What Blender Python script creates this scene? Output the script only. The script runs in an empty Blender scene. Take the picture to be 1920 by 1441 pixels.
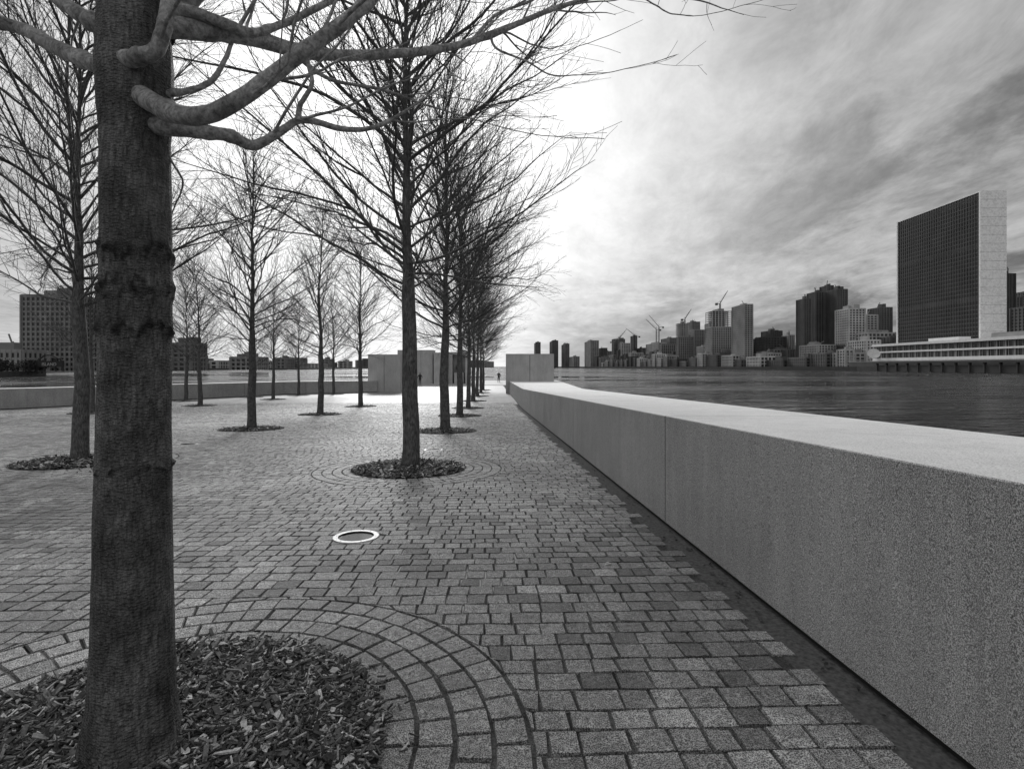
import bpy, math, random
import numpy as np
from mathutils import Vector, noise as mnoise
random.seed(7); rng=np.random.default_rng(7)
sc=bpy.context.scene
sc.view_settings.view_transform='Standard'; sc.view_settings.look='None'; sc.view_settings.exposure=0; sc.view_settings.gamma=1

# ---------------------------------------------------------------- helpers
def link(o): sc.collection.objects.link(o); return o
def mesh_obj(name,verts,faces,mats,midx=None,smooth=False,tone=None,loc=(0,0,0)):
    me=bpy.data.meshes.new(name)
    me.from_pydata([tuple(v) for v in verts],[],[tuple(f) for f in faces])
    for m in mats: me.materials.append(m)
    if midx is not None: me.polygons.foreach_set('material_index',np.array(midx,dtype=np.int32))
    if smooth: me.polygons.foreach_set('use_smooth',np.ones(len(me.polygons),dtype=bool))
    if tone is not None:
        a=me.attributes.new('tone','FLOAT','FACE'); a.data.foreach_set('value',np.array(tone,dtype=np.float32))
    me.update()
    o=bpy.data.objects.new(name,me); o.location=loc
    return link(o)

class NT:
    def __init__(s,nt): s.nt=nt
    def n(s,t,**kw):
        nd=s.nt.nodes.new(t)
        for k,v in kw.items(): setattr(nd,k,v)
        return nd
    def put(s,sock,v):
        if v is None: return
        if hasattr(v,'is_linked'): s.nt.links.new(v,sock)
        else: sock.default_value=v
    def m(s,op,a,b=None,c=None,clamp=False):
        nd=s.n('ShaderNodeMath',operation=op); nd.use_clamp=clamp
        s.put(nd.inputs[0],a)
        if b is not None: s.put(nd.inputs[1],b)
        if c is not None: s.put(nd.inputs[2],c)
        return nd.outputs[0]
    def mr(s,v,a,b,c,d,smooth=False):
        nd=s.n('ShaderNodeMapRange'); 
        if smooth: nd.interpolation_type='SMOOTHSTEP'
        for i,x in enumerate((v,a,b,c,d)): s.put(nd.inputs[i],x)
        return nd.outputs[0]
    def noise(s,vec,scale,detail=4,rough=.55,dist=0):
        nd=s.n('ShaderNodeTexNoise'); s.put(nd.inputs['Vector'],vec)
        nd.inputs['Scale'].default_value=scale; nd.inputs['Detail'].default_value=detail
        nd.inputs['Roughness'].default_value=rough; nd.inputs['Distortion'].default_value=dist
        return nd.outputs[0]
    def voro(s,vec,scale,feat='F1'):
        nd=s.n('ShaderNodeTexVoronoi'); nd.feature=feat; s.put(nd.inputs['Vector'],vec); nd.inputs['Scale'].default_value=scale
        return nd
    def scale(s,vec,sx,sy,sz):
        nd=s.n('ShaderNodeMapping'); s.put(nd.inputs['Vector'],vec); nd.inputs['Scale'].default_value=(sx,sy,sz); return nd.outputs[0]
    def grey(s,v):
        nd=s.n('ShaderNodeCombineColor')
        for i in range(3): s.put(nd.inputs[i],v)
        return nd.outputs[0]
def new_mat(name):
    m=bpy.data.materials.new(name); m.use_nodes=True
    t=NT(m.node_tree); b=m.node_tree.nodes['Principled BSDF']
    tc=t.n('ShaderNodeTexCoord')
    return m,t,b,tc
def bump(t,b,h,strength=.5,dist=.01):
    nd=t.n('ShaderNodeBump'); nd.inputs['Strength'].default_value=strength; nd.inputs['Distance'].default_value=dist
    t.put(nd.inputs['Height'],h); t.put(b.inputs['Normal'],nd.outputs[0])
def plain(name,v,rough=.8,var=.25,scale=.3,spec=.3,metal=0):
    m,t,b,tc=new_mat(name)
    n=t.noise(tc.outputs['Object'],scale,3,.6)
    f=t.mr(n,.3,.7,1-var,1+var)
    t.put(b.inputs['Base Color'],t.grey(t.m('MULTIPLY',f,v)))
    b.inputs['Roughness'].default_value=rough; b.inputs['Specular IOR Level'].default_value=spec; b.inputs['Metallic'].default_value=metal
    return m

def granite(name,base,speck=.5,scale=170,rough=.65,lo=.36,hi=.66):
    m,t,b,tc=new_mat(name); P=tc.outputs['Object']
    n1=t.noise(P,scale,1,.6); n2=t.noise(P,scale*.5,1,.6); big=t.noise(P,.9,4,.6); streak=t.noise(t.scale(P,3,3,.35),2,3,.6)
    f=t.mr(n1,lo,hi,1-speck,1+speck*.8)
    f2=t.mr(n2,.40,.60,1-speck*.35,1+speck*.28)
    f3=t.mr(big,.3,.7,.86,1.1); f4=t.mr(streak,.3,.7,.9,1.08)
    v=t.m('MULTIPLY',t.m('MULTIPLY',f,f2),t.m('MULTIPLY',f3,f4))
    t.put(b.inputs['Base Color'],t.grey(t.m('MINIMUM',t.m('MULTIPLY',v,base),.92)))
    b.inputs['Roughness'].default_value=rough; b.inputs['Specular IOR Level'].default_value=.35
    bump(t,b,n1,.3,.002)
    return m
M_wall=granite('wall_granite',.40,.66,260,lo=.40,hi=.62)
M_walltop_lit=granite('wall_top_lit_granite',.86,.28,150,.6)  # paler copy of the wall granite, top-face light put into its colour
M_block=granite('pale_granite',.42,.2,60)

# paver material uses per-stone tone
m,t,b,tc=new_mat('paver_granite'); P=tc.outputs['Object']
at=t.n('ShaderNodeAttribute'); at.attribute_name='tone'
n1=t.noise(P,190,0,.5); n2=t.noise(P,1.1,4,.65,.4); n3=t.noise(P,34,3,.65); n4=t.noise(P,.28,2,.5)
v=t.m('MULTIPLY',at.outputs['Fac'],t.mr(n1,.36,.62,.25,1.9))
v=t.m('MULTIPLY',v,t.mr(n2,.3,.7,.55,1.35)); v=t.m('MULTIPLY',v,t.mr(n3,.32,.68,.6,1.4)); v=t.m('MULTIPLY',v,t.mr(n4,.35,.65,.75,1.2))
t.put(b.inputs['Base Color'],t.grey(v)); t.put(b.inputs['Roughness'],t.mr(n2,.3,.7,.45,.65)); b.inputs['Specular IOR Level'].default_value=.4
bump(t,b,t.m('ADD',n1,t.m('MULTIPLY',n3,2.5)),.8,.008); M_paver=m
# joints: dark grit with pale efflorescence patches
m,t,b,tc=new_mat('joint_grit'); P=tc.outputs['Object']
n2=t.noise(P,.8,2,.6,.3); n1=t.noise(P,90,2,.7); n3=t.noise(P,2.2,3,.6)
v=t.m('ADD',t.m('MULTIPLY',t.mr(n1,.3,.7,.02,.10),t.mr(n3,.35,.65,.25,2.0)),t.mr(n2,.60,.66,0,.6))
t.put(b.inputs['Base Color'],t.grey(v)); b.inputs['Roughness'].default_value=.95; b.inputs['Specular IOR Level'].default_value=.1; M_joint=m
# far paving
m,t,b,tc=new_mat('far_paving'); P=tc.outputs['Object']
br=t.n('ShaderNodeTexBrick'); t.put(br.inputs['Vector'],P); br.inputs['Scale'].default_value=1
br.inputs['Brick Width'].default_value=.19; br.inputs['Row Height'].default_value=.15; br.inputs['Mortar Size'].default_value=.008
br.inputs['Color1'].default_value=(.20,.20,.20,1); br.inputs['Color2'].default_value=(.31,.31,.31,1); br.inputs['Mortar'].default_value=(.05,.05,.05,1)
bw=t.n('ShaderNodeRGBToBW'); t.put(bw.inputs[0],br.outputs[0])
v=t.m('MULTIPLY',bw.outputs[0],t.mr(t.noise(P,.6,4,.6),.3,.7,.75,1.25))
t.put(b.inputs['Base Color'],t.grey(v)); b.inputs['Roughness'].default_value=.55; M_far=m

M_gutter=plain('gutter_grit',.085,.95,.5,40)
M_dark=plain('dark_recess',.02,.9)  # near-black, paints in the wall-foot recess shade; also used in block joints
M_soil=plain('soil',.03,.95,.4,30)
m,t,b,tc=new_mat('bark_mulch'); at=t.n('ShaderNodeAttribute'); at.attribute_name='tone'
v=t.m('MULTIPLY',at.outputs['Fac'],t.mr(t.noise(t.scale(tc.outputs['Object'],1,1,1),120,2),.3,.7,.6,1.4))
t.put(b.inputs['Base Color'],t.grey(v)); b.inputs['Roughness'].default_value=.8; M_chip=m

# bark
def bark(name,base,near=False,limb=False):
    m,t,b,tc=new_mat(name); P=tc.outputs['Object']
    if near: a=t.noise(t.scale(P,1,1,.22),75,4,.7,.5)
    elif limb: a=t.noise(P,55,4,.65,.3)
    else: a=t.noise(t.scale(P,1,1,.22),60,2,.65)
    c=t.noise(P,8,4,.65)
    v=t.m('MULTIPLY',t.mr(a,.3,.7,.35,1.75),t.mr(c,.3,.7,.5,1.5))
    v=t.m('MULTIPLY',v,base)
    if near:
        dots=t.voro(t.scale(P,1,1,1.6),70)
        lich=t.noise(P,3.2,4,.7); v=t.m('MULTIPLY',v,t.mr(lich,.4,.66,.75,1.7))
        at=t.n('ShaderNodeAttribute'); at.attribute_name='scar'
        v=t.m('ADD',v,t.mr(dots.outputs['Distance'],.0,.25,.15,0))
        v=t.m('MULTIPLY',v,t.mr(at.outputs['Fac'],0,1,1,.14))
        bump(t,b,t.m('SUBTRACT',t.m('MULTIPLY',a,1.6),t.m('MULTIPLY',dots.outputs['Distance'],.8)),1.0,.014)
    elif limb: bump(t,b,a,.7,.006)
    t.put(b.inputs['Base Color'],t.grey(v)); b.inputs['Roughness'].default_value=.7; b.inputs['Specular IOR Level'].default_value=.3
    return m
M_bark=bark('tree_bark',.075); M_bark0=bark('near_bark',.078,True); M_limb=bark('limb_bark',.22,False,True)

# water
m,t,b,tc=new_mat('river_water'); P=tc.outputs['Object']
a=t.noise(t.scale(P,.5,1,1),.50,4,.72,.3); c=t.noise(t.scale(P,.35,1,1),.10,4,.68,.5); e=t.noise(t.scale(P,.3,1,1),.022,4,.65)
b.inputs['Base Color'].default_value=(.015,.015,.015,1); t.put(b.inputs['Roughness'],t.mr(e,.38,.62,.04,.34)); b.inputs['IOR'].default_value=1.33
b.inputs['Specular IOR Level'].default_value=.40
bump(t,b,t.m('ADD',t.m('MULTIPLY',a,t.mr(e,.38,.62,4.5,1.2)),t.m('MULTIPLY',c,16.0)),1.0,2.2); M_water=m

M_glass=plain('tower_glass',.02,.22,.3,.05,.4)
M_win=plain('window_glass',.03,.3,.5,.15,.4)
tones={}
def T(v):
    k=round(v,2)
    if k not in tones: tones[k]=plain('facade_%02d'%int(k*100),k,.85,.22,.05)
    return tones[k]
M_marble=granite('marble',.88,.10,.6,.6)
M_white=plain('white_paint',.75,.6,.08)
M_land=plain('far_land',.06,.9)
M_leaf=plain('pale_leaf',.5,.7,.4,20)
M_metal=plain('pale_metal',.34,.45,.3,30,.5,.3)

# ---------------------------------------------------------------- sky / light
SD=Vector((-0.20,1.0,0.50)).normalized()
w=bpy.data.worlds.new('sky'); sc.world=w; w.use_nodes=True; nt=w.node_tree; t=NT(nt)
bg=nt.nodes['Background']; bg.inputs['Strength'].default_value=.1
sk=t.n('ShaderNodeTexSky'); sk.sky_type='NISHITA'; sk.sun_disc=False
sk.sun_elevation=math.asin(SD.z); sk.sun_rotation=math.atan2(SD.x,SD.y)
bwn=t.n('ShaderNodeRGBToBW'); t.put(bwn.inputs[0],sk.outputs[0])
tc=t.n('ShaderNodeTexCoord'); g=tc.outputs['Generated']
sep=t.n('ShaderNodeSeparateXYZ'); t.put(sep.inputs[0],g); X,Y,Z=sep.outputs
zc=t.m('ADD',t.m('MAXIMUM',Z,0),.09)
u=t.m('DIVIDE',X,zc); v=t.m('DIVIDE',Y,zc)
cb=t.n('ShaderNodeCombineXYZ'); t.put(cb.inputs[0],t.m('ADD',u,t.m('MULTIPLY',v,-.15))); t.put(cb.inputs[1],t.m('MULTIPLY',v,.5)); 
n1=t.noise(cb.outputs[0],1.15,7,.62,.35); n2=t.noise(cb.outputs[0],5.5,5,.72,.3); n3=t.noise(cb.outputs[0],.5,2,.5)
cl=t.m('ADD',t.m('MULTIPLY',n1,.42),t.m('ADD',t.m('MULTIPLY',n2,.38),t.m('MULTIPLY',n3,.20)))
dotn=t.n('ShaderNodeVectorMath',operation='DOT_PRODUCT'); t.put(dotn.inputs[0],g); dotn.inputs[1].default_value=SD
dp=t.m('MAXIMUM',dotn.outputs['Value'],0)
glow=t.m('POWER',dp,9)
low=t.mr(Z,.0,.30,1,0,True); right=t.mr(X,.15,.75,0,1,True)
c=t.mr(cl,.40,.60,.0,1.0)
lo=t.m('SUBTRACT',.25,t.m('MULTIPLY',t.m('MULTIPLY',low,right),.12))
val=t.m('ADD',t.m('MULTIPLY',c,t.m('SUBTRACT',.52,lo)),lo)
streak=t.mr(n1,.38,.50,.48,1,True)
streak=t.m('ADD',t.m('MULTIPLY',t.m('SUBTRACT',streak,1),right),1)
val=t.m('MULTIPLY',val,streak)
val=t.m('ADD',val,t.m('MULTIPLY',glow,1.05))
# heavier cloud bank low over the far shore
bank=t.m('MULTIPLY',t.mr(t.m('ADD',Z,t.m('MULTIPLY',t.m('SUBTRACT',n1,.5),.25)),.03,.17,1,0,True),t.mr(X,-.02,.14,0,1,True))
val=t.m('MULTIPLY',val,t.m('SUBTRACT',1,t.m('MULTIPLY',bank,.52)))
# added brightness in the unseen rear sky, fills walls, tower and trunks
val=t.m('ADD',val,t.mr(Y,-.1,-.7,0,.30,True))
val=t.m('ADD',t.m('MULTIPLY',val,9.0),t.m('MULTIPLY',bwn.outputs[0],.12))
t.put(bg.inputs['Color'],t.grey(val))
L=bpy.data.lights.new('sun','SUN'); L.energy=2.0; L.angle=math.radians(14); L.color=(1,1,1)
lo_=link(bpy.data.objects.new('sun',L)); lo_.rotation_euler=SD.to_track_quat('Z','Y').to_euler(); lo_.location=(0,20,60)

# ---------------------------------------------------------------- camera
cam=bpy.data.cameras.new('camera'); co=link(bpy.data.objects.new('camera',cam)); sc.camera=co
co.location=(0,0,0); co.rotation_euler=(math.radians(90),0,0)
cam.lens=18.75; cam.sensor_width=36; cam.sensor_fit='HORIZONTAL'; cam.shift_y=-.0174; cam.clip_start=.05; cam.clip_end=30000

# ---------------------------------------------------------------- terrain profile
def G(d):
    if d<30: return -1.5-.03*d
    if d<60: return -2.4-.0067*(d-30)
    return -2.6
def wall_in(d): return 1.85-.042*d
def wall_out(d): return 3.2+.027*d
def Lb(d): return float(np.interp(d,[-10,29.5,39.3,49.5,54,100],[-41,-30.2,-26.9,-22.2,-19,-17.5]))
WALL_END=56.0

# island ground sheet + quay sides
ds=[-10]+list(np.arange(-8,62,2.0))+[70,80,90,98]
vs=[];fs=[];mi=[]
for d in ds:
    z=G(d)
    l=Lb(d); r=wall_out(d)-.05
    vs+= [(l,d,-7),(l,d,z-.012),(r,d,z-.012),(r,d,-7)]
for i in range(len(ds)-1):
    a=i*4; b_=a+4
    for k in range(3): fs.append((a+k,a+k+1,b_+k+1,b_+k)); mi.append(1 if k!=1 else 0)
n=len(vs); fs.append((n-4,n-3,n-2,n-1)); mi.append(1)
mesh_obj('ground',vs,fs,[M_joint,M_wall],mi)
# far paving sheet
ds2=[34.6]+list(np.arange(36,62,2.0))+[74]
vs=[];fs=[]
for d in ds2: vs+=[(Lb(d)+.3,d,G(d)-.0045),(wall_in(d)+.02,d,G(d)-.0045)]
for i in range(len(ds2)-1): a=2*i; fs.append((a,a+1,a+3,a+2))
mesh_obj('path',vs,fs,[M_far])
vs=[(-17.5,74,-2.6),(4.5,74,-2.6),(4.5,97.8,-2.6),(-17.5,97.8,-2.6),(-17.5,74,-2.55),(4.5,74,-2.55),(4.5,97.8,-2.55),(-17.5,97.8,-2.55)]
mesh_obj('pavement',vs,[(4,5,6,7),(0,1,5,4),(1,2,6,5),(2,3,7,6),(3,0,4,7)],[M_block])

# ---------------------------------------------------------------- tree positions
row=[(-1.51,2.1),(-1.79,9.3),(-2.05,16.5),(-2.35,24),(-2.54,31),(-2.74,38),(-2.9,45),(-3.05,52),(-3.2,59)]
row2=[(-8.2,10.1),(-8.4,17.2),(-9.0,25),(-9.2,32.4)]
row3=[(-20.4,25.9),(-19.3,33),(-23.2,38),(-21.3,43.5),(-18.6,46.5),(-16.2,48.5),(-18.0,40.2)]
pits=[(x,d,.97) for x,d in row+row2+row3[:3]]
lights=[(-1.52,5.2),(-1.75,11.9),(-7.9,13.0)]

# ---------------------------------------------------------------- pavers
pv=[];pf=[];ptone=[]
def add_paver(c,tone,h):
    cx=sum(p[0] for p in c)/4; cy=sum(p[1] for p in c)/4
    n0=len(pv); ch=.006
    tilt=[h+random.gauss(0,.0016) for _ in range(4)]
    for (x,y),tz in zip(c,tilt):
        dx,dy=cx-x,cy-y; l=math.hypot(dx,dy)+1e-6; cc=ch*random.uniform(.7,2.0)
        pv.append((x+dx/l*cc,y+dy/l*cc,G(y)+tz))
    for (x,y) in c: pv.append((x,y,G(y)-.014))
    pf.append((n0,n0+1,n0+2,n0+3)); ptone.append(tone)
    for k in range(4):
        j=(k+1)%4; pf.append((n0+4+k,n0+4+j,n0+j,n0+k)); ptone.append(tone*.6)
def stone(x=0,y=0):
    r=random.random(); k=mnoise.noise(Vector((x*.9,y*.6,7)))
    if r<.09+.5*max(0,k): return random.uniform(.12,.19)
    if r>.94: return random.uniform(.34,.42)
    return random.gauss(.275,.03)
ca,sa=math.cos(.04),math.sin(.04)
v=-1.5; RR=1.60
while v<36.4:
    hgt=random.uniform(.135,.165)
    u=-36+random.random()*.2
    while u<4:
        wd=random.choice((.13,.15,.15,.16,.17,.19,.22)); gp=random.uniform(.0015,.0048)
        uc=u+wd/2; vc=v+hgt/2
        x=uc*ca-vc*sa; y=uc*sa+vc*ca
        ok = y<36.2 and y>-1.2 and abs(x)<1.25*max(y,0)+3.2 and x<wall_in(y)-.22 and x>Lb(y)+1.7
        if ok:
            cs=[]
            for (uu,vv) in ((u+gp,v+gp),(u+wd-gp,v+gp),(u+wd-gp,v+hgt-gp),(u+gp,v+hgt-gp)):
                uu+=random.gauss(0,.0034); vv+=random.gauss(0,.0034)+.006*math.sin(uu*.9+v)
                cs.append([uu*ca-vv*sa,uu*sa+vv*ca])
            for (tx,ty,_) in pits:
                if abs(x-tx)<RR+.3 and abs(y-ty)<RR+.3:
                    ins=0
                    for p in cs:
                        dd=math.hypot(p[0]-tx,p[1]-ty)
                        if dd<RR+.008:
                            ins+=1; k=(RR+.008)/max(dd,.01); p[0]=tx+(p[0]-tx)*k; p[1]=ty+(p[1]-ty)*k
                    if ins==4: ok=False
            for (tx,ty) in lights:
                if abs(x-tx)<.5 and abs(y-ty)<.5:
                    ins=0
                    for p in cs:
                        dd=math.hypot(p[0]-tx,p[1]-ty)
                        if dd<.225:
                            ins+=1; k=.225/max(dd,.01); p[0]=tx+(p[0]-tx)*k; p[1]=ty+(p[1]-ty)*k
                    if ins==4: ok=False
            if ok: add_paver(cs,stone(x,y),0.0)
        u+=wd
    v+=hgt
for (tx,ty,_) in pits:
    if ty>36: continue
    for (r0,r1) in ((.97,1.12),(1.12,1.28),(1.28,1.44),(1.44,1.60)):
        n=int(2*math.pi*(r0+r1)/2/.165); off=random.random()
        for k in range(n):
            j0,j1=random.gauss(0,.0022),random.gauss(0,.0022); gg=random.uniform(.002,.0055)
            a0=(k+off)/n*2*math.pi+gg/r0+j0; a1=(k+1+off)/n*2*math.pi-gg/r0+j1
            q0,q1=r0+.006+random.gauss(0,.0022),r1-.006+random.gauss(0,.0022)
            cs=[[tx+q0*math.cos(a0),ty+q0*math.sin(a0)],[tx+q1*math.cos(a0),ty+q1*math.sin(a0)],[tx+q1*math.cos(a1),ty+q1*math.sin(a1)],[tx+q0*math.cos(a1),ty+q0*math.sin(a1)]]
            if ty-1.6<-1 and cs[0][1]<-1.2: continue
            add_paver(cs,random.gauss(.29,.035),.001)
mesh_obj('paving',pv,pf,[M_paver],tone=ptone)

# gutter strip along the wall
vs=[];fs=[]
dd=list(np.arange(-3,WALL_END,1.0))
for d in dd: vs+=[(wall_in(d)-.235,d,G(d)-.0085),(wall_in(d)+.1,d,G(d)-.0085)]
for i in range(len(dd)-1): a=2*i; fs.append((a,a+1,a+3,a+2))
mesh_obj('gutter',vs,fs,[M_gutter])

# ---------------------------------------------------------------- granite walls
def wall_blocks(name,inner,outer,seams,H,step=2.0):
    vs=[];fs=[];mi=[]
    for a,b_ in zip(seams[:-1],seams[1:]):
        n=max(1,int((b_-a)/step)); ss=np.linspace(a+.008,b_-.008,n+1)
        n0=len(vs)
        for s in ss:
            xi,yi=inner(s); xo,yo=outer(s); zg=G(yi)
            dx,dy=xo-xi,yo-yi; l=math.hypot(dx,dy); dx/=l;dy/=l
            e=.006
            prof=[(.03,-.05),(.03,.035),(0,.035),(0,H-e),(e,H)]
            for o,z in prof: vs.append((xi+dx*o,yi+dy*o,zg+z))
            for o,z in ((e,H),(0,H-e),(0,-3.0)): vs.append((xo-dx*o,yo-dy*o,zg+z))
        for i in range(n):
            A=n0+i*8; B=A+8
            for k in range(7):
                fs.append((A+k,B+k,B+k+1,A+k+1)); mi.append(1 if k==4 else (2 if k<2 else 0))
        fs.append(tuple(n0+k for k in range(8))); mi.append(2)
        fs.append(tuple(n0+n*8+k for k in reversed(range(8)))); mi.append(2)
    return mesh_obj(name,vs,fs,[M_wall,M_walltop_lit,M_dark],mi)
seams=[-6.8,-.6,5.62,11.8,18,24.2,30.4,36.6,42.8,49,WALL_END]
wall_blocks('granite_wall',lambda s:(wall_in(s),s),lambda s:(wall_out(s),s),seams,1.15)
LP=[(-39,-2),(-28.5,29.3),(-25,39),(-20.5,49),(-13.6,53.8)]
seg=[0]
for a,b_ in zip(LP[:-1],LP[1:]): seg.append(seg[-1]+math.hypot(b_[0]-a[0],b_[1]-a[1]))
def lw(s,off=0):
    x=float(np.interp(s,seg,[p[0] for p in LP])); y=float(np.interp(s,seg,[p[1] for p in LP]))
    x2=float(np.interp(s+.5,seg,[p[0] for p in LP])); y2=float(np.interp(s+.5,seg,[p[1] for p in LP]))
    if s+.5>seg[-1]:
        x2=x+(LP[-1][0]-LP[-2][0]); y2=y+(LP[-1][1]-LP[-2][1])
    tx,ty=x2-x,y2-y; l=math.hypot(tx,ty); return (x-ty/l*off,y+tx/l*off)
sl=list(np.arange(0,seg[-1]-3,6.2))+[seg[-1]]
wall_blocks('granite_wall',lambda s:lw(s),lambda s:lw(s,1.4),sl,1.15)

class MB:
    def __init__(s): s.v=[];s.f=[];s.m=[]
    def box(s,x0,x1,y0,y1,z0,z1,m=0):
        n=len(s.v)
        s.v+=[(x0,y0,z0),(x1,y0,z0),(x1,y1,z0),(x0,y1,z0),(x0,y0,z1),(x1,y0,z1),(x1,y1,z1),(x0,y1,z1)]
        for q in ((0,3,2,1),(4,5,6,7),(0,1,5,4),(1,2,6,5),(2,3,7,6),(3,0,4,7)):
            s.f.append(tuple(n+k for k in q)); s.m.append(m)
    def beam(s,a,b,r,m=0):
        a=Vector(a);b=Vector(b);d=(b-a).normalized()
        u=d.cross(Vector((0,0,1)));
        if u.length<.01: u=Vector((1,0,0))
        u.normalize(); w_=d.cross(u); n=len(s.v)
        for p in (a,b):
            for q in ((-1,-1),(1,-1),(1,1),(-1,1)): s.v.append(tuple(p+u*q[0]*r+w_*q[1]*r))
        for k in range(4):
            j=(k+1)%4; s.f.append((n+k,n+j,n+4+j,n+4+k)); s.m.append(m)
        s.f.append((n,n+3,n+2,n+1)); s.f.append((n+4,n+5,n+6,n+7)); s.m+=[m,m]
    def obj(s,name,mats): return mesh_obj(name,s.v,s.f,mats,s.m)

def block_wall(x0,x1,y0,y1,zt,nx,zb=-2.7):
    b_=MB(); wd=(x1-x0)/nx
    for i in range(nx): b_.box(x0+i*wd+.02,x0+(i+1)*wd-.02,y0,y1,zb,zt)
    b_.box(x0+.1,x1-.1,y0+.1,y1-.1,zb,zt-.1,1)
    return b_.obj('granite_block_wall',[M_block,M_dark])
block_wall(-14.6,-11.3,54,57.5,1.24,2)
block_wall(-17.2,-11.9,80,83,2.5,3)
block_wall(-11.6,-9.5,79,83,2.1,1)
block_wall(-.6,3.95,50,54.5,1.2,2,-3.0)
# niche with bronze bust
b_=MB(); b_.box(-9.5,-8.95,80,83,-2.6,2.2); b_.box(-7.0,-6.4,80,83,-2.6,2.2); b_.box(-8.94,-7.01,81.6,83,-2.6,2.195); b_.box(-8.94,-7.01,80.01,81.59,1.8,2.19); b_.box(-8.7,-7.3,80.2,81.3,-2.6,-.9)
b_.obj('granite_niche',[M_block])
M_bronze=plain('bronze',.04,.4,.3,3,.5,.6)
vs=[];fs=[]
N1,N2=24,20
for i in range(N2+1):
    ph=math.pi*i/N2; z=math.cos(ph)
    for k in range(N1):
        a=2*math.pi*k/N1; r=math.sin(ph)
        x=r*math.cos(a)*.50; y=r*math.sin(a)*.58; zz=z*.75
        if zz<-.35: f=.62+.9*max(0,(-.5-zz)); x*=f/.62*.75; y*=f/.62*.7
        if y<0:
            if abs(x)<.1 and -.15<zz<.15: y-=.13
            if .08<abs(x)<.28 and .08<zz<.22: y+=.07
            if abs(x)<.2 and -.33<zz<-.25: y+=.05
        vs.append((x,y,zz))
for i in range(N2):
    for k in range(N1): fs.append((i*N1+k,(i+1)*N1+k,(i+1)*N1+(k+1)%N1,i*N1+(k+1)%N1))
mesh_obj('bronze_bust',vs,fs,[M_bronze],smooth=True,loc=(-8,80.75,-.2))

# ---------------------------------------------------------------- trees
class TB:
    def __init__(s): s.v=[];s.f=[];s.n=0
    def tube(s,pts,rad,k=4):
        pts=np.asarray(pts,float); n=len(pts)
        tan=np.gradient(pts,axis=0); tan/=np.linalg.norm(tan,axis=1)[:,None]+1e-9
        ref=np.array([.13,.97,.2]) if abs(tan[0][1])<.8 else np.array([.97,.1,.2])
        U=np.cross(tan,ref); U/=np.linalg.norm(U,axis=1)[:,None]+1e-9
        W=np.cross(tan,U)
        a=np.arange(k)*2*math.pi/k
        ring=pts[:,None,:]+np.asarray(rad)[:,None,None]*(np.cos(a)[None,:,None]*U[:,None,:]+np.sin(a)[None,:,None]*W[:,None,:])
        s.v.append(ring.reshape(-1,3))
        i=np.arange(n-1)[:,None]*k; j=np.arange(k)[None,:]; j2=(j+1)%k
        q=np.stack([i+j,i+j2,i+k+j2,i+k+j],-1).reshape(-1,4)+s.n
        s.f.append(q); s.n+=n*k
    def mesh(s,name,mats,nf0=None):
        V=np.concatenate(s.v); F=np.concatenate(s.f)
        me=bpy.data.meshes.new(name); me.vertices.add(len(V)); me.vertices.foreach_set('co',V.ravel())
        me.loops.add(F.size); me.loops.foreach_set('vertex_index',F.ravel().astype(np.int32))
        me.polygons.add(len(F)); me.polygons.foreach_set('loop_start',np.arange(0,F.size,4,dtype=np.int32))
        for m in mats: me.materials.append(m)
        if nf0 is not None:
            mi=np.ones(len(F),dtype=np.int32); mi[:nf0]=0; me.polygons.foreach_set('material_index',mi)
        me.polygons.foreach_set('use_smooth',np.ones(len(F),dtype=bool)); me.update(calc_edges=True)
        return me
def unit(v): return v/(np.linalg.norm(v)+1e-9)
def grow(tb,R,p,d,L,r0,r1,n,up,wig,k):
    pts=[p.copy()];d=d.copy(); st=L/n; nz=R.normal(0,wig*math.sqrt(st),(n,3))
    for i in range(n):
        d=d+nz[i]; d[2]+=up*st; d=d/math.sqrt(d[0]*d[0]+d[1]*d[1]+d[2]*d[2])
        p=p+d*st; pts.append(p)
    tt=np.linspace(0,1,n+1); rad=(r0-r1)*(1-tt)**.85+r1
    tb.tube(pts,rad,k); return np.array(pts),rad
def side(R,d,ang):
    a=unit(np.cross(d,R.normal(0,1,3))); return unit(d*math.cos(ang)+a*math.sin(ang))
def twigs(tb,R,pts,rad,L,lvl,dens=1.0,start=.2,rm=.0022):
    n=len(pts)-1; ncount=max(2,int(L*(4.6 if lvl==1 else 6.5)*dens))
    for i in range(ncount):
        tt=start+(1-start)*(i+R.random())/ncount
        f=tt*n; a=min(int(f),n-1); p=pts[a]+(pts[a+1]-pts[a])*(f-a); d=unit(pts[a+1]-pts[a])
        l=(L*.38*(1-tt)+.36)*R.uniform(.55,1.3) if lvl==1 else (.13+L*.30*(1-tt))*R.uniform(.6,1.4)
        r=max(rm*1.1,min(rad[a]*.5,.0028+.0038*l))
        nd=side(R,d,R.uniform(.4,.85))
        if nd[2]<d[2]-.5: nd[2]+=.4; nd=unit(nd)
        q,qr=grow(tb,R,p,nd,l,r,rm,5 if lvl==1 else 3,.26,.26,3)
        if lvl==1 and l>.3: twigs(tb,R,q,qr,l,2,dens,.25,rm)
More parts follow.
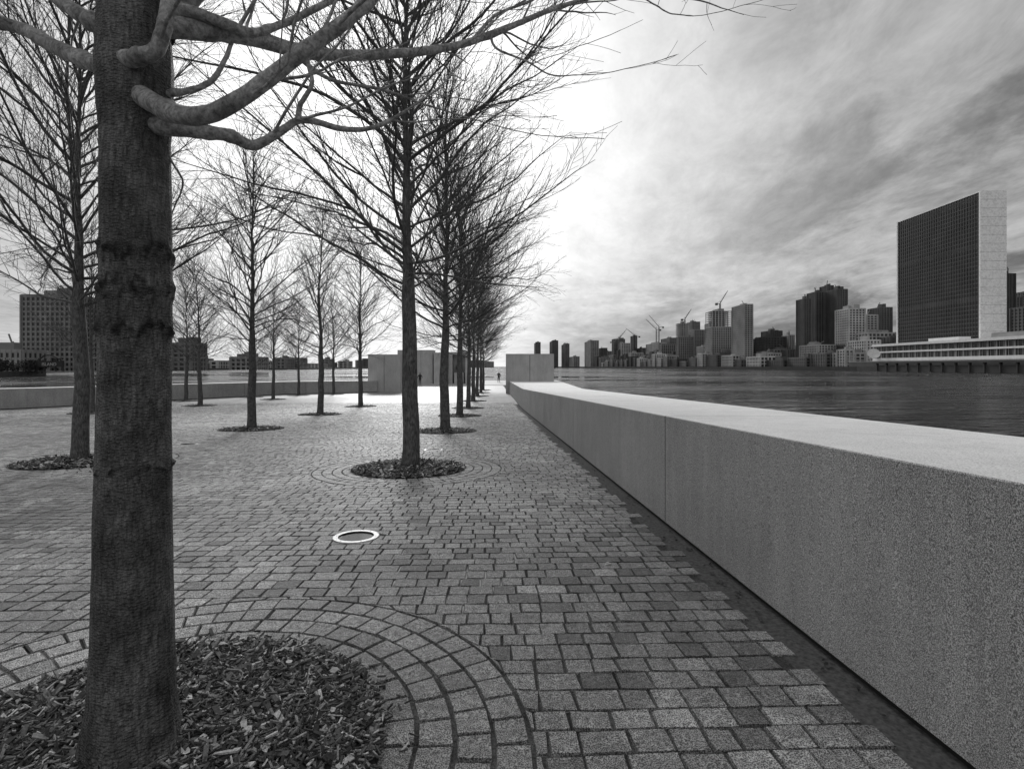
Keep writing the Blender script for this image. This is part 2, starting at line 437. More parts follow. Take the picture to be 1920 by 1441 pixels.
def make_tree(seed,H=10.5,Rw=3.0,first=3.2,N=58,dens=1.0,rm=.0022,el0=18):
    R=np.random.default_rng(seed); tb=TB()
    n=26; z=np.linspace(-.15,H,n+1); wx=np.cumsum(R.normal(0,.018,n+1)); wy=np.cumsum(R.normal(0,.018,n+1))
    wx-=wx[0]; wy-=wy[0]
    zz=np.linspace(-.15,H,70); tp=np.stack([np.interp(zz,z,wx),np.interp(zz,z,wy),zz],1)
    tr=np.interp(zz,[-.15,.05,.35,first,first+.6,H*.6,H],[.19,.165,.145,.112,.080,.036,.005])
    tb.tube(tp,tr,14)
    for i in range(N):
        f=(i+R.random()*.8)/N; f=f**1.15
        h=first+(H*.95-first)*f
        p=np.array([np.interp(h,z,wx),np.interp(h,z,wy),h])
        az=i*2.39996+R.normal(0,.35); el=math.radians(np.interp(f,[0,.25,1],[el0,38,60])+R.normal(0,8))
        L=Rw*np.interp(f,[0,.10,.35,.7,1],[1.15,1.38,1.28,.9,.3])*R.uniform(.6,1.15)
        d=np.array([math.cos(az)*math.cos(el),math.sin(az)*math.cos(el),math.sin(el)])
        r0=.006+.0056*L*R.uniform(.8,1.25)
        q,qr=grow(tb,R,p,d,L,r0,.0028,14,.13,.17,5)
        twigs(tb,R,q,qr,L,1,dens,.16,rm)
        if L>2.0 and R.random()<.8:
            a=R.integers(2,7); d2=side(R,unit(q[a+1]-q[a]),.42); d2[2]=abs(d2[2]); L2=L*.6
            q2,qr2=grow(tb,R,q[a],unit(d2),L2,qr[a]*.75,.0028,9,.16,.17,4); twigs(tb,R,q2,qr2,L2,1,dens,.2,rm)
    return tb.mesh('linden_mesh',[M_bark])
meshes_wide=[make_tree(11,11.2,3.3,3.05,84,1.15),make_tree(12,11,3.4,3.0,78,1.1)]
meshes_nar=[make_tree(21,10.6,2.9,2.8,66,1.0,el0=22),make_tree(22,10.4,2.8,2.7,62,1.0,el0=22)]
def put_tree(me,x,d,rot,s=1,sxy=1):
    o=link(bpy.data.objects.new('linden_tree',me)); o.location=(x,d,G(d)-.02); o.rotation_euler=(random.gauss(0,.008),random.gauss(0,.008),rot); o.scale=(s*sxy,s*sxy,s); return o
for i,(x,d) in enumerate(row[1:]): put_tree(meshes_wide[i%2] if i<4 else meshes_nar[i%2],x,d,1.3+i*2.1,random.uniform(.95,1.05))
for i,(x,d) in enumerate(row2): put_tree((meshes_wide+meshes_nar)[(1,2,3,2)[i]],x,d,.5+i*1.7,random.uniform(.95,1.03))
for i,(x,d) in enumerate(row3): put_tree(meshes_nar[i%2],x,d,.9+i*1.3,random.uniform(.84,.97))

# near tree with its own limbs
def near_tree():
    R=np.random.default_rng(5); tb=TB(); tx,td=-1.49,2.1
    K=72; zs=np.concatenate([np.linspace(-1.62,1.6,380),np.linspace(1.65,8.5,60)])
    rr=np.interp(zs,[-1.62,-1.5,-1.3,-.9,0,.9,1.02,1.18,1.5,4,8.5],[.195,.162,.145,.134,.122,.115,.124,.128,.114,.07,.01])
    vs=[];scar=[]
    bands=[(.445,.032),(.30,.040),(.15,.032),(-.39,.010)]
    for z,r in zip(zs,rr):
        cx=tx+.006*math.sin(z*1.3)-.002*z; cy=td+.01*math.cos(z*1.1)
        for k in range(K):
            a=2*math.pi*k/K
            q=Vector((math.cos(a)*2.2,math.sin(a)*2.2,z*.9)); f=mnoise.noise(q)*.006
            f+=mnoise.noise(Vector((math.cos(a)*9,math.sin(a)*9,z*7)))*.003
            if z<-1.2: f+=max(0,math.cos(a*5+1))*(.03*(-1.2-z)/.35)
            s_=0
            if z<.9:
                for bz,bwid in bands:
                    zz=z-bz-.014*math.sin(a*3+bz*20)-.012*mnoise.noise(Vector((math.cos(a)*4,math.sin(a)*4,bz*7)))
                    e=math.exp(-(zz/bwid)**2)
                    nn=mnoise.noise(Vector((math.cos(a)*7,math.sin(a)*7,z*30+bz*9)))
                    pt=.75+.9*mnoise.noise(Vector((math.cos(a)*3,math.sin(a)*3,bz*11)))
                    m_=max(0,min(1,((e-.3)*1.1+nn*2.0-.05)*pt))*(1 if e>.12 else 0)
                    s_=max(s_,m_); f+=e*max(0,nn+.15)*.024
            vs.append((cx+(r+f)*math.cos(a),cy+(r+f)*math.sin(a),z)); scar.append(s_)
    n=len(zs); tb.v.append(np.array(vs))
    i=np.arange(n-1)[:,None]*K; j=np.arange(K)[None,:]; j2=(j+1)%K
    tb.f.append(np.stack([i+j,i+j2,i+K+j2,i+K+j],-1).reshape(-1,4)); tb.n=n*K; nscar=n*K; nf0=(n-1)*K
    def limb(ctrl,r0,r1,dens=.8,k=16,tw=True,start=.35):
        P=np.array([((x-960)/1000*d,d,(687-y)/1000*d) for x,y,d in ctrl])
        m=len(P); tt=np.linspace(0,m-1,(m-1)*12+1)
        out=[]
        for q in tt:
            a=min(int(q),m-2); f=q-a; p0=P[max(a-1,0)];p1=P[a];p2=P[a+1];p3=P[min(a+2,m-1)]
            out.append(.5*((2*p1)+(-p0+p2)*f+(2*p0-5*p1+4*p2-p3)*f*f+(-p0+3*p1-3*p2+p3)*f**3))
        out=np.array(out); out+=np.cumsum(R.normal(0,.0006,out.shape),0)
        L=np.sum(np.linalg.norm(np.diff(out,axis=0),axis=1)); s=np.linspace(0,1,len(out))
        kn=np.zeros(len(out))
        for _ in range(int(L*4)): c_=R.random(); kn+=R.uniform(.06,.2)*np.exp(-((s-c_)*L/.018)**2)
        rad=r0+(r1-r0)*s**.8; rad=rad*(1+.5*np.exp(-s*22))*(1+.04*np.sin(s*37+r0*900)*np.sin(s*23)+kn); tb.tube(out,rad,k)
        if tw:
            cnt=int(L*3.6*dens)
            for c_ in range(cnt):
                f=start+(1-start)*(c_+R.random())/cnt; a=min(int(f*(len(out)-1)),len(out)-2)
                d=unit(out[a+1]-out[a]); nd=side(R,d,R.uniform(.5,1.0)); nd[2]=abs(nd[2])*.8+.1; nd=unit(nd)
                l=R.uniform(.5,1.1)*(1.2-.5*f)
                q,qr=grow(tb,R,out[a],nd,l,min(rad[a]*.5,.007),.0016,9,.2,.40,5)
                twigs(tb,R,q,qr,l,2,.9,.2,.0012)
            q,qr=grow(tb,R,out[-1],unit(out[-1]-out[-3]),.7,r1*.9,.002,8,.15,.2,6); twigs(tb,R,q,qr,.7,1,.9,.1,.0013)
    limb([(250,170,2.08),(290,192,1.97),(340,213,1.88),(400,208,1.84),(480,162,1.84),(560,102,1.86),(640,45,1.9),(710,-20,1.95),(800,-130,2.0)],.038,.021)
    limb([(270,232,2.1),(310,237,2.06),(370,243,2.08),(430,253,2.12),(475,272,2.2),(520,250,2.25),(568,226,2.3),(640,243,2.4),(700,240,2.5),(765,205,2.6)],.036,.007)
    limb([(560,228,2.29),(562,195,2.3),(582,155,2.3),(575,100,2.3),(610,40,2.3),(640,-40,2.3)],.013,.006)
    limb([(280,45,2.12),(370,58,2.2),(450,68,2.3),(560,96,2.5),(650,105,2.7),(760,100,2.9),(860,84,3.1),(960,48,3.3),(1050,12,3.5),(1150,-10,3.6),(1270,-5,3.7)],.045,.008,1.2,start=.5)
    limb([(920,62,3.2),(930,92,3.2),(985,115,3.2),(1030,140,3.2),(1080,140,3.25)],.009,.003,1.2)
    limb([(230,135,2.1),(180,122,2.1),(100,88,2.2),(40,55,2.3),(-60,25,2.4),(-160,-40,2.5)],.036,.022)
    limb([(240,50,2.1),(190,48,2.1),(130,15,2.12),(60,-40,2.15),(-40,-140,2.2)],.038,.022)
    limb([(235,112,2.02),(262,104,1.95),(292,92,1.93),(308,50,1.93),(318,-20,1.95),(325,-130,2.0)],.032,.022)
    limb([(300,175,2.1),(350,170,2.15),(395,150,2.2),(420,110,2.25),(440,60,2.3),(480,-10,2.3)],.015,.007)
    limb([(290,30,2.12),(350,20,2.15),(420,42,2.2),(470,60,2.3),(540,40,2.4),(640,-10,2.5)],.028,.013)
    limb([(310,270,2.12),(320,300,2.15),(345,345,2.2),(330,390,2.25)],.006,.003,.8)
    limb([(300,60,2.15),(360,0,2.3),(440,-80,2.5),(520,-200,2.7)],.038,.02)
    limb([(560,108,2.5),(620,150,2.6),(720,170,2.7),(800,200,2.8),(900,230,2.9)],.012,.003,1.0)
    limb([(880,82,3.15),(930,30,3.2),(1000,0,3.2),(1060,-40,3.3)],.011,.005,1.2)
    limb([(1180,-20,3.6),(1230,10,3.6),(1260,25,3.6),(1300,30,3.65)],.006,.003,1.4)
    for i in range(30):
        h=1.6+6.3*(i/30)**1.1; az=i*2.4; el=math.radians(30+30*i/30)
        p=np.array([tx-.002*h,td,h]); L=3.0*(1-.75*i/30)*R.uniform(.8,1.1)
        d=np.array([math.cos(az)*math.cos(el),math.sin(az)*math.cos(el),math.sin(el)])
        q,qr=grow(tb,R,p,d,L,.03*(1-.6*i/30),.004,10,.15,.12,6); twigs(tb,R,q,qr,L,1,.6)
    me=tb.mesh('linden_near',[M_bark0,M_limb],nf0)
    a=me.attributes.new('scar','FLOAT','POINT'); arr=np.zeros(len(me.vertices),dtype=np.float32); arr[:nscar]=scar; a.data.foreach_set('value',arr)
    link(bpy.data.objects.new('linden_tree',me))
near_tree()

# ---------------------------------------------------------------- mulch beds
def mulch(tx,td,n,r=.965,solid=True):
    vs=[];fs=[];tn=[];mi=[]
    rings=14 if solid else 4; K=48
    def hz(x,y):
        rr=math.hypot(x,y)/r; return .008+.055*(1-rr**2)+mnoise.noise(Vector((x*5+tx,y*5+td,3)))*.018*(1-rr**4)
    vs.append((tx,td,G(td)+hz(0,0)))
    for i in range(1,rings+1):
        for k in range(K):
            a=2*math.pi*k/K; x=r*i/rings*math.cos(a); y=r*i/rings*math.sin(a); vs.append((tx+x,td+y,G(td+y)+(hz(x,y) if i<rings else -.012)))
    for k in range(K): fs.append((0,1+k,1+(k+1)%K)); tn.append(.035); mi.append(0)
    for i in range(rings-1):
        for k in range(K):
            A=1+i*K+k;B=1+i*K+(k+1)%K; fs.append((A,A+K,B+K,B)); tn.append(.035); mi.append(0)
    for c in range(n):
        a=random.random()*2*math.pi; q=r*math.sqrt(random.random())*1.01; x=q*math.cos(a); y=q*math.sin(a)
        if random.random()<.03: x*=1.15; y*=1.15
        big=random.random()<.14
        l=random.uniform(.012,.036)*(1.7 if big else 1); w_=random.uniform(.003,.008)*(1.9 if big else 1); h=random.uniform(.0015,.004)
        if not solid: l*=1.6; w_*=2
        yaw=random.random()*6.28; pit=random.gauss(0,.35); rol=random.gauss(0,.4)
        cx,cy=math.cos(yaw),math.sin(yaw); cp,sp=math.cos(pit),math.sin(pit)
        A=Vector((cx*cp,cy*cp,sp)); B=Vector((-cy,cx,rol)).normalized(); C=A.cross(B)
        ctr=Vector((tx+x,td+y,G(td+y)+max(hz(x,y),-.002)+random.uniform(.004,.022)))
        n0=len(vs)
        tt=random.random(); tone=random.uniform(.015,.09) if tt<.62 else (random.uniform(.12,.28) if tt<.88 else random.uniform(.36,.65))
        tp=random.uniform(.2,1); tq=random.uniform(.2,1)
        qd=((-1,-tp),(1,-tq),(1,1),(-1,tp))
        for sx,sy in qd: vs.append(tuple(ctr+A*l*sx+B*w_*sy+C*h))
        fs.append((n0,n0+1,n0+2,n0+3)); tn.append(tone); mi.append(1)
        if solid:
            for sx,sy in qd: vs.append(tuple(ctr+A*l*sx+B*w_*sy-C*h))
            for k in range(4): j=(k+1)%4; fs.append((n0+4+k,n0+4+j,n0+j,n0+k)); tn.append(tone*.7); mi.append(1)
    o=mesh_obj('mulch_bed',vs,fs,[M_soil,M_chip],mi,tone=tn)
for i,(x,d) in enumerate(row+row2+row3):
    if i==0: mulch(x,d,16000)
    elif d<12: mulch(x,d,3500,solid=False)
    elif d<26: mulch(x,d,900,solid=False)
    else: mulch(x,d,150,solid=False)

# fallen leaves
vs=[];fs=[]
def leaf(x,y,z,s):
    n0=len(vs); a=random.random()*6.28
    out=[(0,-1),(.55,-.5),(.7,.1),(.35,.6),(0,1.05),(-.4,.55),(-.65,.1),(-.5,-.55)]
    vs.append((x,y,z+s*.25))
    for px,py in out:
        px*=random.uniform(.8,1.15); vs.append((x+s*(px*math.cos(a)-py*math.sin(a)),y+s*(px*math.sin(a)+py*math.cos(a)),z+.004+abs(random.gauss(0,.25))*s))
    for k in range(8): fs.append((n0,n0+1+k,n0+1+(k+1)%8))
leaf(.79,4.4,G(4.4),.035)
for _ in range(22):
    a=random.random()*6.28;q=.95*math.sqrt(random.random()); leaf(-1.51+q*math.cos(a),2.1+q*math.sin(a),G(2.1)+.075-.05*q*q,random.uniform(.014,.03))
for _ in range(12):
    a=random.random()*6.28;q=1.1*math.sqrt(random.random()); leaf(-1.79+q*math.cos(a),9.3+q*math.sin(a),G(9.3)+.05,random.uniform(.02,.04))
mesh_obj('fallen_leaves',vs,fs,[M_leaf])
vs=[];fs=[]
for _ in range(90):
    y=random.uniform(1.2,14); leaf(wall_in(y)-abs(random.gauss(0,.10))-.02,y,G(y)-.005,random.uniform(.012,.028))
for _ in range(40):
    y=random.uniform(2,14); leaf(random.uniform(-8,1.2),y,G(y),random.uniform(.008,.016))
mesh_obj('fallen_leaves',vs,fs,[plain('brown_leaf',.05,.8,.5,20)])

# ground uplights
M_lens=plain('dark_lens',.01,.12,.1,1,.25)
for (x,d) in lights:
    vs=[];fs=[];mi=[];K=48; prof=[(.222,-.012),(.222,.003),(.216,.006),(.170,.006),(.166,.003),(.164,-.020)]
    for r,z in prof:
        for k in range(K): a=2*math.pi*k/K; vs.append((r*math.cos(a),r*math.sin(a),z))
    for i in range(len(prof)-1):
        for k in range(K): fs.append((i*K+k,i*K+(k+1)%K,(i+1)*K+(k+1)%K,(i+1)*K+k)); mi.append(0 if i<3 else 1)
    n0=len(vs)
    for k in range(K): a=2*math.pi*k/K; vs.append((.165*math.cos(a),.165*math.sin(a),-.0065))
    fs.append(tuple(n0+k for k in range(K))); mi.append(1)
    for j in range(6):
        a=j*math.pi/3; n0=len(vs)
        for k in range(8): vs.append((.192*math.cos(a)+.006*math.cos(k*.785),.192*math.sin(a)+.006*math.sin(k*.785),.0085))
        fs.append(tuple(range(n0,n0+8))); mi.append(1)
    o=mesh_obj('ground_uplight',vs,fs,[M_metal,M_lens],mi,loc=(x,d,G(d)+.001)); o.rotation_euler=(-.03,0,0)

# ---------------------------------------------------------------- water and far land
S=9000
mesh_obj('water',[(-S,-3000,-5),(S,-3000,-5),(S,12000,-5),(-S,12000,-5)],[(0,1,2,3)],[M_water])
def land(name,shore,far,z=0.0,mats=None):
    n=len(shore); vs=[(x,y,-5.5) for x,y in shore]+[(x,y,z) for x,y in shore]+[(far,y,z) for x,y in shore]
    fs=[]
    for i in range(n-1): fs.append((i,i+1,n+i+1,n+i)); fs.append((n+i,n+i+1,2*n+i+1,2*n+i))
    return mesh_obj(name,vs,fs,[M_land])
land('riverbank',[(388,-400),(388,600),(362,820),(312,1290),(255,1800),(40,2900),(-40,3400)],6000)
land('riverbank',[(-275,-400),(-262,200),(-252,262),(-262,300),(-330,340),(-470,640),(-380,1000),(-300,1500),(-200,2200),(-40,3380)],-6000,-2.5)

# ---------------------------------------------------------------- buildings
def building(name,x0,x1,y0,y1,z1,tone,z0=0,fl=3.3,bay=4.0,sp=1.4,pier=1.5,roof=True,glass=None,seed=0,crown=True):
    R=random.Random(seed+int(x0*7+y0)); b_=MB()
    b_.box(x0,x1,y0,y1,z0,z1-.2,1)
    n=max(2,int((z1-z0)/fl)); h=(z1-z0)/n
    for i in range(n): b_.box(x0-.30,x1+.30,y0-.30,y1+.30,z0+i*h+h-sp,z0+(i+1)*h-(.15 if i<n-1 else -.6),0)
    nx=max(1,int((x1-x0)/bay)); ny=max(1,int((y1-y0)/bay)); ph=pier/2
    for i in range(nx+1):
        xx=x0+(x1-x0)*i/nx; pw=ph*(1.6 if i in (0,nx) else 1)
        for yy,s in ((y0,-1),(y1,1)): b_.box(xx-pw,xx+pw,yy-.45,yy+.45,z0,z1+.3,0)
    for i in range(ny+1):
        yy=y0+(y1-y0)*i/ny; pw=ph*(1.6 if i in (0,ny) else 1)
        for xx in (x0,x1): b_.box(xx-.5,xx+.5,yy-pw,yy+pw,z0,z1+.32,0)
    if roof:
        w_=x1-x0;dp=y1-y0
        for _ in range(R.randint(1,3)):
            a=R.uniform(.1,.6);c=R.uniform(.1,.6); b_.box(x0+w_*a,x0+w_*min(a+R.uniform(.2,.4),.95),y0+dp*c,y0+dp*min(c+R.uniform(.2,.4),.95),z1,z1+R.uniform(2,6)+_*.11,2)
        for _ in range(2): b_.beam((x0+w_*R.uniform(.2,.8),y0+dp*.4,z1),(x0+w_*R.uniform(.2,.8),y0+dp*.4,z1+R.uniform(5,10)),.3,2)
    return b_.obj(name,[T(tone),glass or M_win,T(max(.08,tone*.7))])
def tower(p0,ps,p1,yt,d0,tone,name='apartment_building',**k):
    X=(ps-960)/1000*d0; d1=min(X*1000/(p0-960),d0+150) if p0<ps else d0+20
    w_=max((p1-ps)/1000*d0,8)
    zt=(687-yt)/1000*d0
    return building(name,X,X+w_,d0,max(d1,d0+12),zt,tone,**k)
TW=[(997,1005,1013,641,2300,.12),(1023,1036,1046,638,2200,.10),(1047,1060,1067,644,2150,.14),(1068,1076,1086,668,2000,.3),
(1086,1108,1122,638,1850,.26),(1118,1128,1138,652,1900,.1),(1140,1150,1160,665,1750,.3),(1148,1165,1182,643,1700,.36),(1183,1189,1194,629,1800,.07),
(1190,1205,1215,664,1600,.2),(1212,1235,1254,642,1550,.32),(1240,1256,1268,633,1600,.16),(1262,1274,1284,655,1500,.3),(1194,1204,1210,652,1750,.12),
(1283,1302,1322,618,1250,.22),(1288,1298,1312,603,1290,.18),(1325,1334,1345,640,1080,.2),(1322,1330,1344,606,1200,.3),(1410,1440,1464,662,850,.45),
(1428,1445,1466,620,960,.07),(1467,1480,1488,628,900,.32),(1464,1476,1490,655,860,.14),(1373,1396,1411,570,880,.30),
(1500,1535,1568,646,740,.34),(1494,1508,1520,560,800,.09),(1514,1530,1545,547,820,.10),(1538,1552,1562,535,850,.09),(1548,1570,1588,542,790,.10),
(1567,1592,1622,578,720,.46),(1600,1625,1645,590,760,.40),(1628,1652,1672,576,780,.12),(1590,1625,1650,637,640,.48),(1570,1585,1600,655,640,.4),
(1884,1890,1896,513,620,.06),(1888,1900,1916,557,640,.12),(1893,1915,1960,548,700,.14),(1895,1925,1975,575,540,.2),
(1100,1112,1120,655,2000,.14),(1128,1136,1146,658,2050,.2),(1160,1172,1180,657,2000,.1),(1222,1230,1240,650,1900,.09),(1268,1276,1286,645,1700,.1),
(1305,1316,1326,632,1500,.1),(1345,1356,1366,630,1300,.12),(1366,1372,1380,640,1250,.3),(1408,1416,1428,648,1200,.1),(1484,1492,1500,650,1100,.2),(1340,1352,1372,655,1000,.34),(1242,1250,1262,660,1500,.4)]
for i,a in enumerate(TW): 
    kw=dict(seed=i)
    if a[5]<.13: kw.update(sp=.7,pier=1.6,bay=3.2)
    if a[4]>1400: kw.update(fl=4.2,bay=6,sp=1.8,pier=2.2)
    tower(*a,**kw)
R=random.Random(3); d=640
while d<1750:
    xs=float(np.interp(d,[600,820,1290,1800],[388,362,312,255]))
    L_=R.uniform(18,50); h=R.uniform(6,17)*(1+.0006*d); tone=R.choice((.08,.14,.3,.4,.5,.2))
    building('waterfront_building',xs+18,xs+18+R.uniform(20,40),d,d+L_,h,tone,seed=int(d),fl=4,bay=5)
    if R.random()<.8: building('waterfront_building',xs+75,xs+110,d+5,d+L_*.9,h*R.uniform(1.3,2.8),R.choice((.08,.12,.22,.34)),seed=int(d)+1,fl=4,bay=5)
    d+=L_+R.uniform(1,10)
b_=MB()
for a,c,x in ((-300,560,380),):
    b_.box(x,x+7.9,a,c,-5.2,1.2,0); b_.box(x-2,x+6,a,c,3.4,4.6,0)
    for k in range(a,c,14): b_.box(x-1,x+1,k,k+1.2,-5.2,3.39,0)
b_.obj('elevated_road',[T(.06)])

def secretariat():
    x0,x1,y0,y1,zt=419,440.5,476,580,157; b_=MB()
    b_.box(x0,x1,y0+1.6,y1-1.6,0,zt-1,0)
    b_.box(x0-1.0,x1+1.0,y0,y0+1.59,0,zt,1); b_.box(x0-1.0,x1+1.0,y1-1.59,y1,0,zt,1)
    n=40; h=zt/n
    for i in range(n):
        z=i*h
        if i in (5,15,27,38): 
            for k in range(5): b_.box(x0-.35,x0-.01,y0+1.6,y1-1.6,z+.1+k*h/5,z+h/5*.35+k*h/5,3)
            continue
        b_.box(x0-.35,x0-.01,y0+1.61,y1-1.61,z,z+.8,2); b_.box(x1+.01,x1+.35,y0+1.61,y1-1.61,z,z+.8,2)
    b_.box(x0-.7,x1+.7,y0+1.62,y1-1.62,zt-.99,zt-.05,1)
    m_=int((y1-y0)/2.9)
    for k in range(1,m_):
        yy=y0+(y1-y0)*k/m_; b_.box(x0-.45,x0-.005,yy-.10,yy+.10,0,zt-1,2)
    for i in range(1,20): b_.box(x0-.9,x1+.9,y0-.04,y0-.002,i*zt/20,i*zt/20+.18,3)
    b_.obj('office_tower',[M_glass,M_marble,T(.09),T(.2)])
secretariat()
b_=MB()
X0,X1,Y0,Y1=396,417,385,585
b_.box(X0+2,X1,Y0,Y1,0,21.5,1); b_.box(X0-1,X1+.5,Y0-1,Y1+1,21.6,24.0,0)
b_.box(X0+.5,X1+.3,Y0-.5,Y1+.5,14.6,16.2,0); b_.box(X0,X1+.4,Y0-.8,Y1+.8,6,9.0,0)
for k in range(Y0+4,Y1,8): b_.box(X0+1.2,X0+1.99,k,k+.8,0,21.59,2)
for k in range(Y0+2,Y1,4): b_.box(X0+1.6,X0+1.995,k,k+.3,0,21.58,2)
b_.box(X0+4,X1+2,Y0+20,Y0+60,24.01,28,2); b_.box(X0+6,X1-4,Y0+95,Y0+130,24.01,27,0)
b_.box(388.5,X0-1.5,Y0,Y1+30,-.5,5.0,3); b_.box(388.3,X0-1.6,Y0,Y1+30,5.01,5.6,2)
b_.obj('conference_building',[M_white,M_win,T(.3),T(.08)])
vs=[];fs=[];K=28
for i in range(9):
    r=6*i/8
    for k in range(K): a=2*math.pi*k/K; vs.append((r*math.cos(a),r*math.sin(a),.07*r*r))
for i in range(8):
    for k in range(K): fs.append((i*K+k,i*K+(k+1)%K,(i+1)*K+(k+1)%K,(i+1)*K+k))
b_=MB(); b_.v=vs; b_.f=fs; b_.m=[0]*len(fs)
for k in range(3): a=k*2.09; b_.beam((5*math.cos(a),5*math.sin(a),1.8),(0,0,4.4),.15,0)
b_.beam((0,0,-.1),(3,-1,-6),.7,0); b_.beam((0,0,-.1),(-3,-1,-6),.5,0)
o=b_.obj('dish_antenna',[M_white]); o.location=(391,577,13.0); o.rotation_euler=(math.radians(60),0,math.radians(-25))

def frame(x0,x1,y0,y1,z0,z1,tone):
    b_=MB(); n=int((z1-z0)/3.6)
    for i in range(n+1): b_.box(x0,x1,y0,y1,z0+i*3.6,z0+i*3.6+.6,0)
    for i in range(7):
        for k in (0,3,6): 
            x=x0+.3+(x1-x0-1.6)*i/6; y=y0+.3+(y1-y0-1.6)*k/6; b_.box(x,x+1,y,y+1,z0,z1,0)
    b_.box(x0+(x1-x0)*.35,x0+(x1-x0)*.65,y0+4,y1-4,z0,z1+4,1)
    b_.obj('building_under_construction',[T(tone),T(.2)])
building('apartment_building',375,412,1000,1035,74,.3,seed=4)
frame(375,412,1000,1035,75,105,.45)
frame(330,352,1060,1075,60,86,.4)
def crane(x,y,zb,h,jl,az,el):
    b_=MB(); top=Vector((x,y,zb+h))
    for dx,dy in ((-1,-1),(1,-1),(1,1),(-1,1)): b_.beam((x+dx,y+dy,zb),(x+dx,y+dy,zb+h),.3)
    k=0
    while k<h-3:
        b_.beam((x-1,y-1,zb+k),(x+1,y-1,zb+k+3),.18); b_.beam((x-1,y+1,zb+k+3),(x-1,y-1,zb+k),.18); k+=3
    dv=Vector((math.cos(az)*math.cos(el),math.sin(az)*math.cos(el),math.sin(el))); tip=top+dv*jl
    up=Vector((0,0,1.8)); b_.beam(top,tip,.35); b_.beam(top+up,tip,.3)
    m_=int(jl/4)
    for i in range(m_): b_.beam(top+dv*(jl*i/m_)+up*(1-i/m_),top+dv*(jl*(i+1)/m_),.16)
    ct=top-Vector((math.cos(az),math.sin(az),0))*jl*.25; b_.beam(top,ct,.5); b_.box(ct.x-2,ct.x+2,ct.y-2,ct.y+2,ct.z-3,ct.z+1)
    ap=top+Vector((0,0,jl*.18)); b_.beam(top,ap,.3); b_.beam(ap,tip,.12); b_.beam(ap,ct,.12)
    b_.obj('tower_crane',[T(.12)])
crane(394,1010,105,14,30,.2,1.0)
crane(345,1065,86,8,26,.3,.95)
crane(300,1500,45,32,42,.6,.75); crane(330,1420,50,30,36,2.7,.7); crane(352,1300,60,30,36,3.0,.8); crane(325,1700,40,38,45,.3,.7); crane(372,1350,60,40,40,2.8,.9)

# left shore
building('apartment_building',-296,-264,322,345,43,.20,z0=-2.5,seed=2,bay=2.8,fl=2.9,sp=1.3,pier=1.2)
building('apartment_building',-288,-272,330,340,46.5,.20,z0=40,seed=12,bay=2.8,fl=2.9,roof=False)
building('waterfront_building',-300,-272,296,312,9,.30,z0=-2.5,seed=5,bay=3)
building('waterfront_building',-345,-302,300,325,13,.22,z0=-2.5,seed=6,bay=3)
for i,(x,y,w_,h,tn) in enumerate([(-262,352,14,18,.2),(-240,395,22,8,.3)]):
    building('waterfront_building',x,x+w_,y+60,y+80,h,tn,z0=-2.5,seed=i+40)
R=random.Random(9)
for i in range(64):
    px=R.uniform(150,945); d=float(np.interp(px,[150,300,480,640,800,945],[520,660,900,1300,2000,3000]))*R.uniform(1.03,1.25)
    X=(px-960)/1000*d; hpx=R.uniform(5,17)*(1 if px>300 else 1.6); w_=R.uniform(12,34)/1000*d
    z=hpx/1000*d
    building('waterfront_building',X,X+w_,d,d+40,z,R.choice((.12,.2,.3,.36,.42)),z0=-2.5,seed=i,fl=5,bay=8,sp=2,pier=3,roof=R.random()<.5)
b_=MB()
gx,gy=-246,283
for dx in (-6,-2,4,8): b_.beam((gx+dx,gy,-2.5),(gx+dx*.8,gy,4.5),.35)
b_.box(gx-6,gx+8,gy-.6,gy+.6,-.2,3.0); b_.beam((gx-6,gy,3.0),(gx-2,gy,6),.3); b_.beam((gx+8,gy,3.0),(gx+2,gy,6),.3); b_.beam((gx-2,gy,6),(gx+2,gy,6),.3)
og=b_.obj('riverside_gantry',[T(.03)])
cu=bpy.data.curves.new('lettering','FONT'); cu.body='ISLAND'; cu.size=2.3; cu.align_x='CENTER'; cu.extrude=.05; cu.materials.append(T(.4))
to=link(bpy.data.objects.new('lettering',cu)); to.location=(gx+1,gy-.75,.5); to.rotation_euler=(math.pi/2,0,0); to.parent=og
vs=[];fs=[]
for c in range(46):
    cx=random.uniform(-300,-247); cy=random.uniform(268,292); cz=-1.5+random.uniform(0,3.5); rr=random.uniform(1.8,3.6)
    for k in range(170):
        p=Vector((random.gauss(0,1),random.gauss(0,1),random.gauss(0,.7))).normalized()*rr*random.uniform(.55,1.05)+Vector((cx,cy,cz))
        a=Vector((random.gauss(0,1),random.gauss(0,1),random.gauss(0,1))).normalized()*.5; b2=a.orthogonal().normalized()*.4; n0=len(vs)
        vs+= [tuple(p-a),tuple(p+b2),tuple(p+a)]; fs.append((n0,n0+1,n0+2))
mesh_obj('shrubs',vs,fs,[plain('shrub_leaf',.035,.9,.5,.5)])

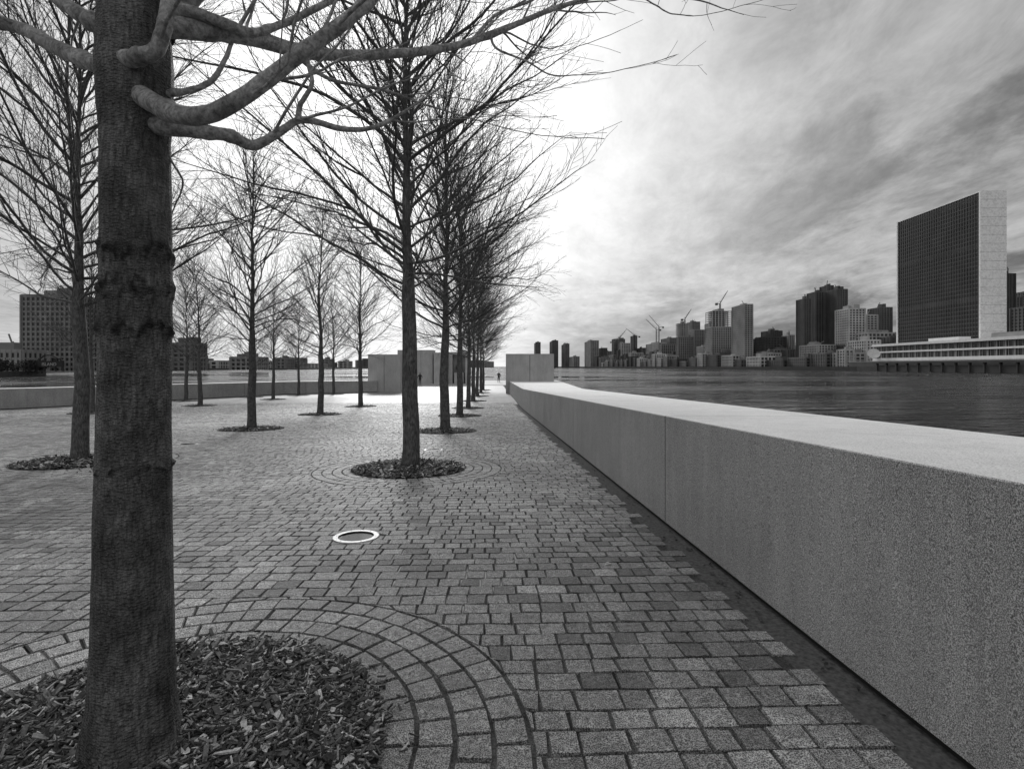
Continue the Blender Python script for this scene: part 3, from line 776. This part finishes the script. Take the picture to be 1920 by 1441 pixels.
# ---------------------------------------------------------------- people
M_skin=plain('skin',.4,.6,.05,5); M_coat=plain('dark_coat',.025,.9,.3,8); M_trs=plain('trousers',.04,.9,.3,8); M_hair=plain('hair',.02,.7,.3,30); M_shoe=plain('shoe',.015,.5)
def person(x,y,rot,pose):
    V=[];E=[];Rr=[]
    def a(p,r,par=None):
        V.append(p);Rr.append(r if isinstance(r,tuple) else (r,r))
        if par is not None: E.append((par,len(V)-1))
        return len(V)-1
    pel=a((0,0,.95),(.16,.12)); w_=a((0,0,1.1),(.15,.11),pel); ch=a((0,.01,1.3),(.19,.125),w_); sh=a((0,.0,1.43),(.13,.09),ch)
    nk=a((0,-.005,1.52),.055,sh); h1=a((0,-.02,1.60),(.075,.09),nk); h2=a((0,-.015,1.68),(.08,.10),h1); h3=a((0,-.005,1.75),(.06,.075),h2)
    a((0,-.125,1.645),.014,h1)
    stride=pose['stride']
    for s in (-1,1):
        st=stride*s
        hp=a((.09*s,0,.9),.10,pel); kn=a((.10*s,-.5*st-.03,.50),.068,hp); an=a((.10*s,-st+(.06 if st<0 else 0),.09),.045,kn); a((.11*s,-st-.17,.04),(.04,.03),an)
        so=a((.19*s,.0,1.40),.07,sh); el,ha=pose['arm'][0 if s<0 else 1]
        e=a(el,.048,so); h=a(ha,.034,e)
        dv=(Vector(ha)-Vector(el)).normalized(); pm=a(tuple(Vector(ha)+dv*.05),(.036,.02),h)
        for f in range(4): a(tuple(Vector(ha)+dv*(.115+.012*(f in(1,2)))+Vector((0,-.03+.02*f,0))),.0085,pm)
        a(tuple(Vector(ha)+dv*.06+Vector((0,-.055,0))),.010,h)
    me=bpy.data.meshes.new('body'); me.from_pydata(V,E,[]); o=bpy.data.objects.new('person',me); link(o)
    sm=o.modifiers.new('skin','SKIN'); sm.use_smooth_shade=True
    for i,r in enumerate(Rr): me.skin_vertices[0].data[i].radius=r
    me.skin_vertices[0].data[0].use_root=True
    o.modifiers.new('sub','SUBSURF').levels=2
    dg=bpy.context.evaluated_depsgraph_get(); em=bpy.data.meshes.new_from_object(o.evaluated_get(dg)); o.modifiers.clear(); o.data=em
    for mm in (M_skin,M_coat,M_trs,M_hair,M_shoe): em.materials.append(mm)
    hands=[Vector(q[1]) for q in pose['arm']]
    for p in em.polygons:
        c=p.center
        if c.z>1.53: i=3 if (c.z>1.71 or c.y>.03) else 0
        elif any((c-hh).length<.14 and ((c-hh).length>.02) for hh in hands) and (abs(c.x)>.2 or c.y<-.2): i=0
        elif c.z>.86: i=1
        elif c.z>.10: i=2
        else: i=4
        p.material_index=i; p.use_smooth=True
    o.location=(x,y,G(y)+(.06 if y>74 else .01)); o.rotation_euler=(0,0,rot)
person(-12.6,73,math.pi+.3,dict(stride=.10,arm=[((-.30,.02,1.13),(-.24,-.14,.95)),((.30,.02,1.13),(.25,-.12,.93))]))
person(-2.1,85,.2,dict(stride=.22,arm=[((-.27,-.08,1.16),(-.17,-.32,1.27)),((.28,.06,1.14),(.29,-.05,.90))]))
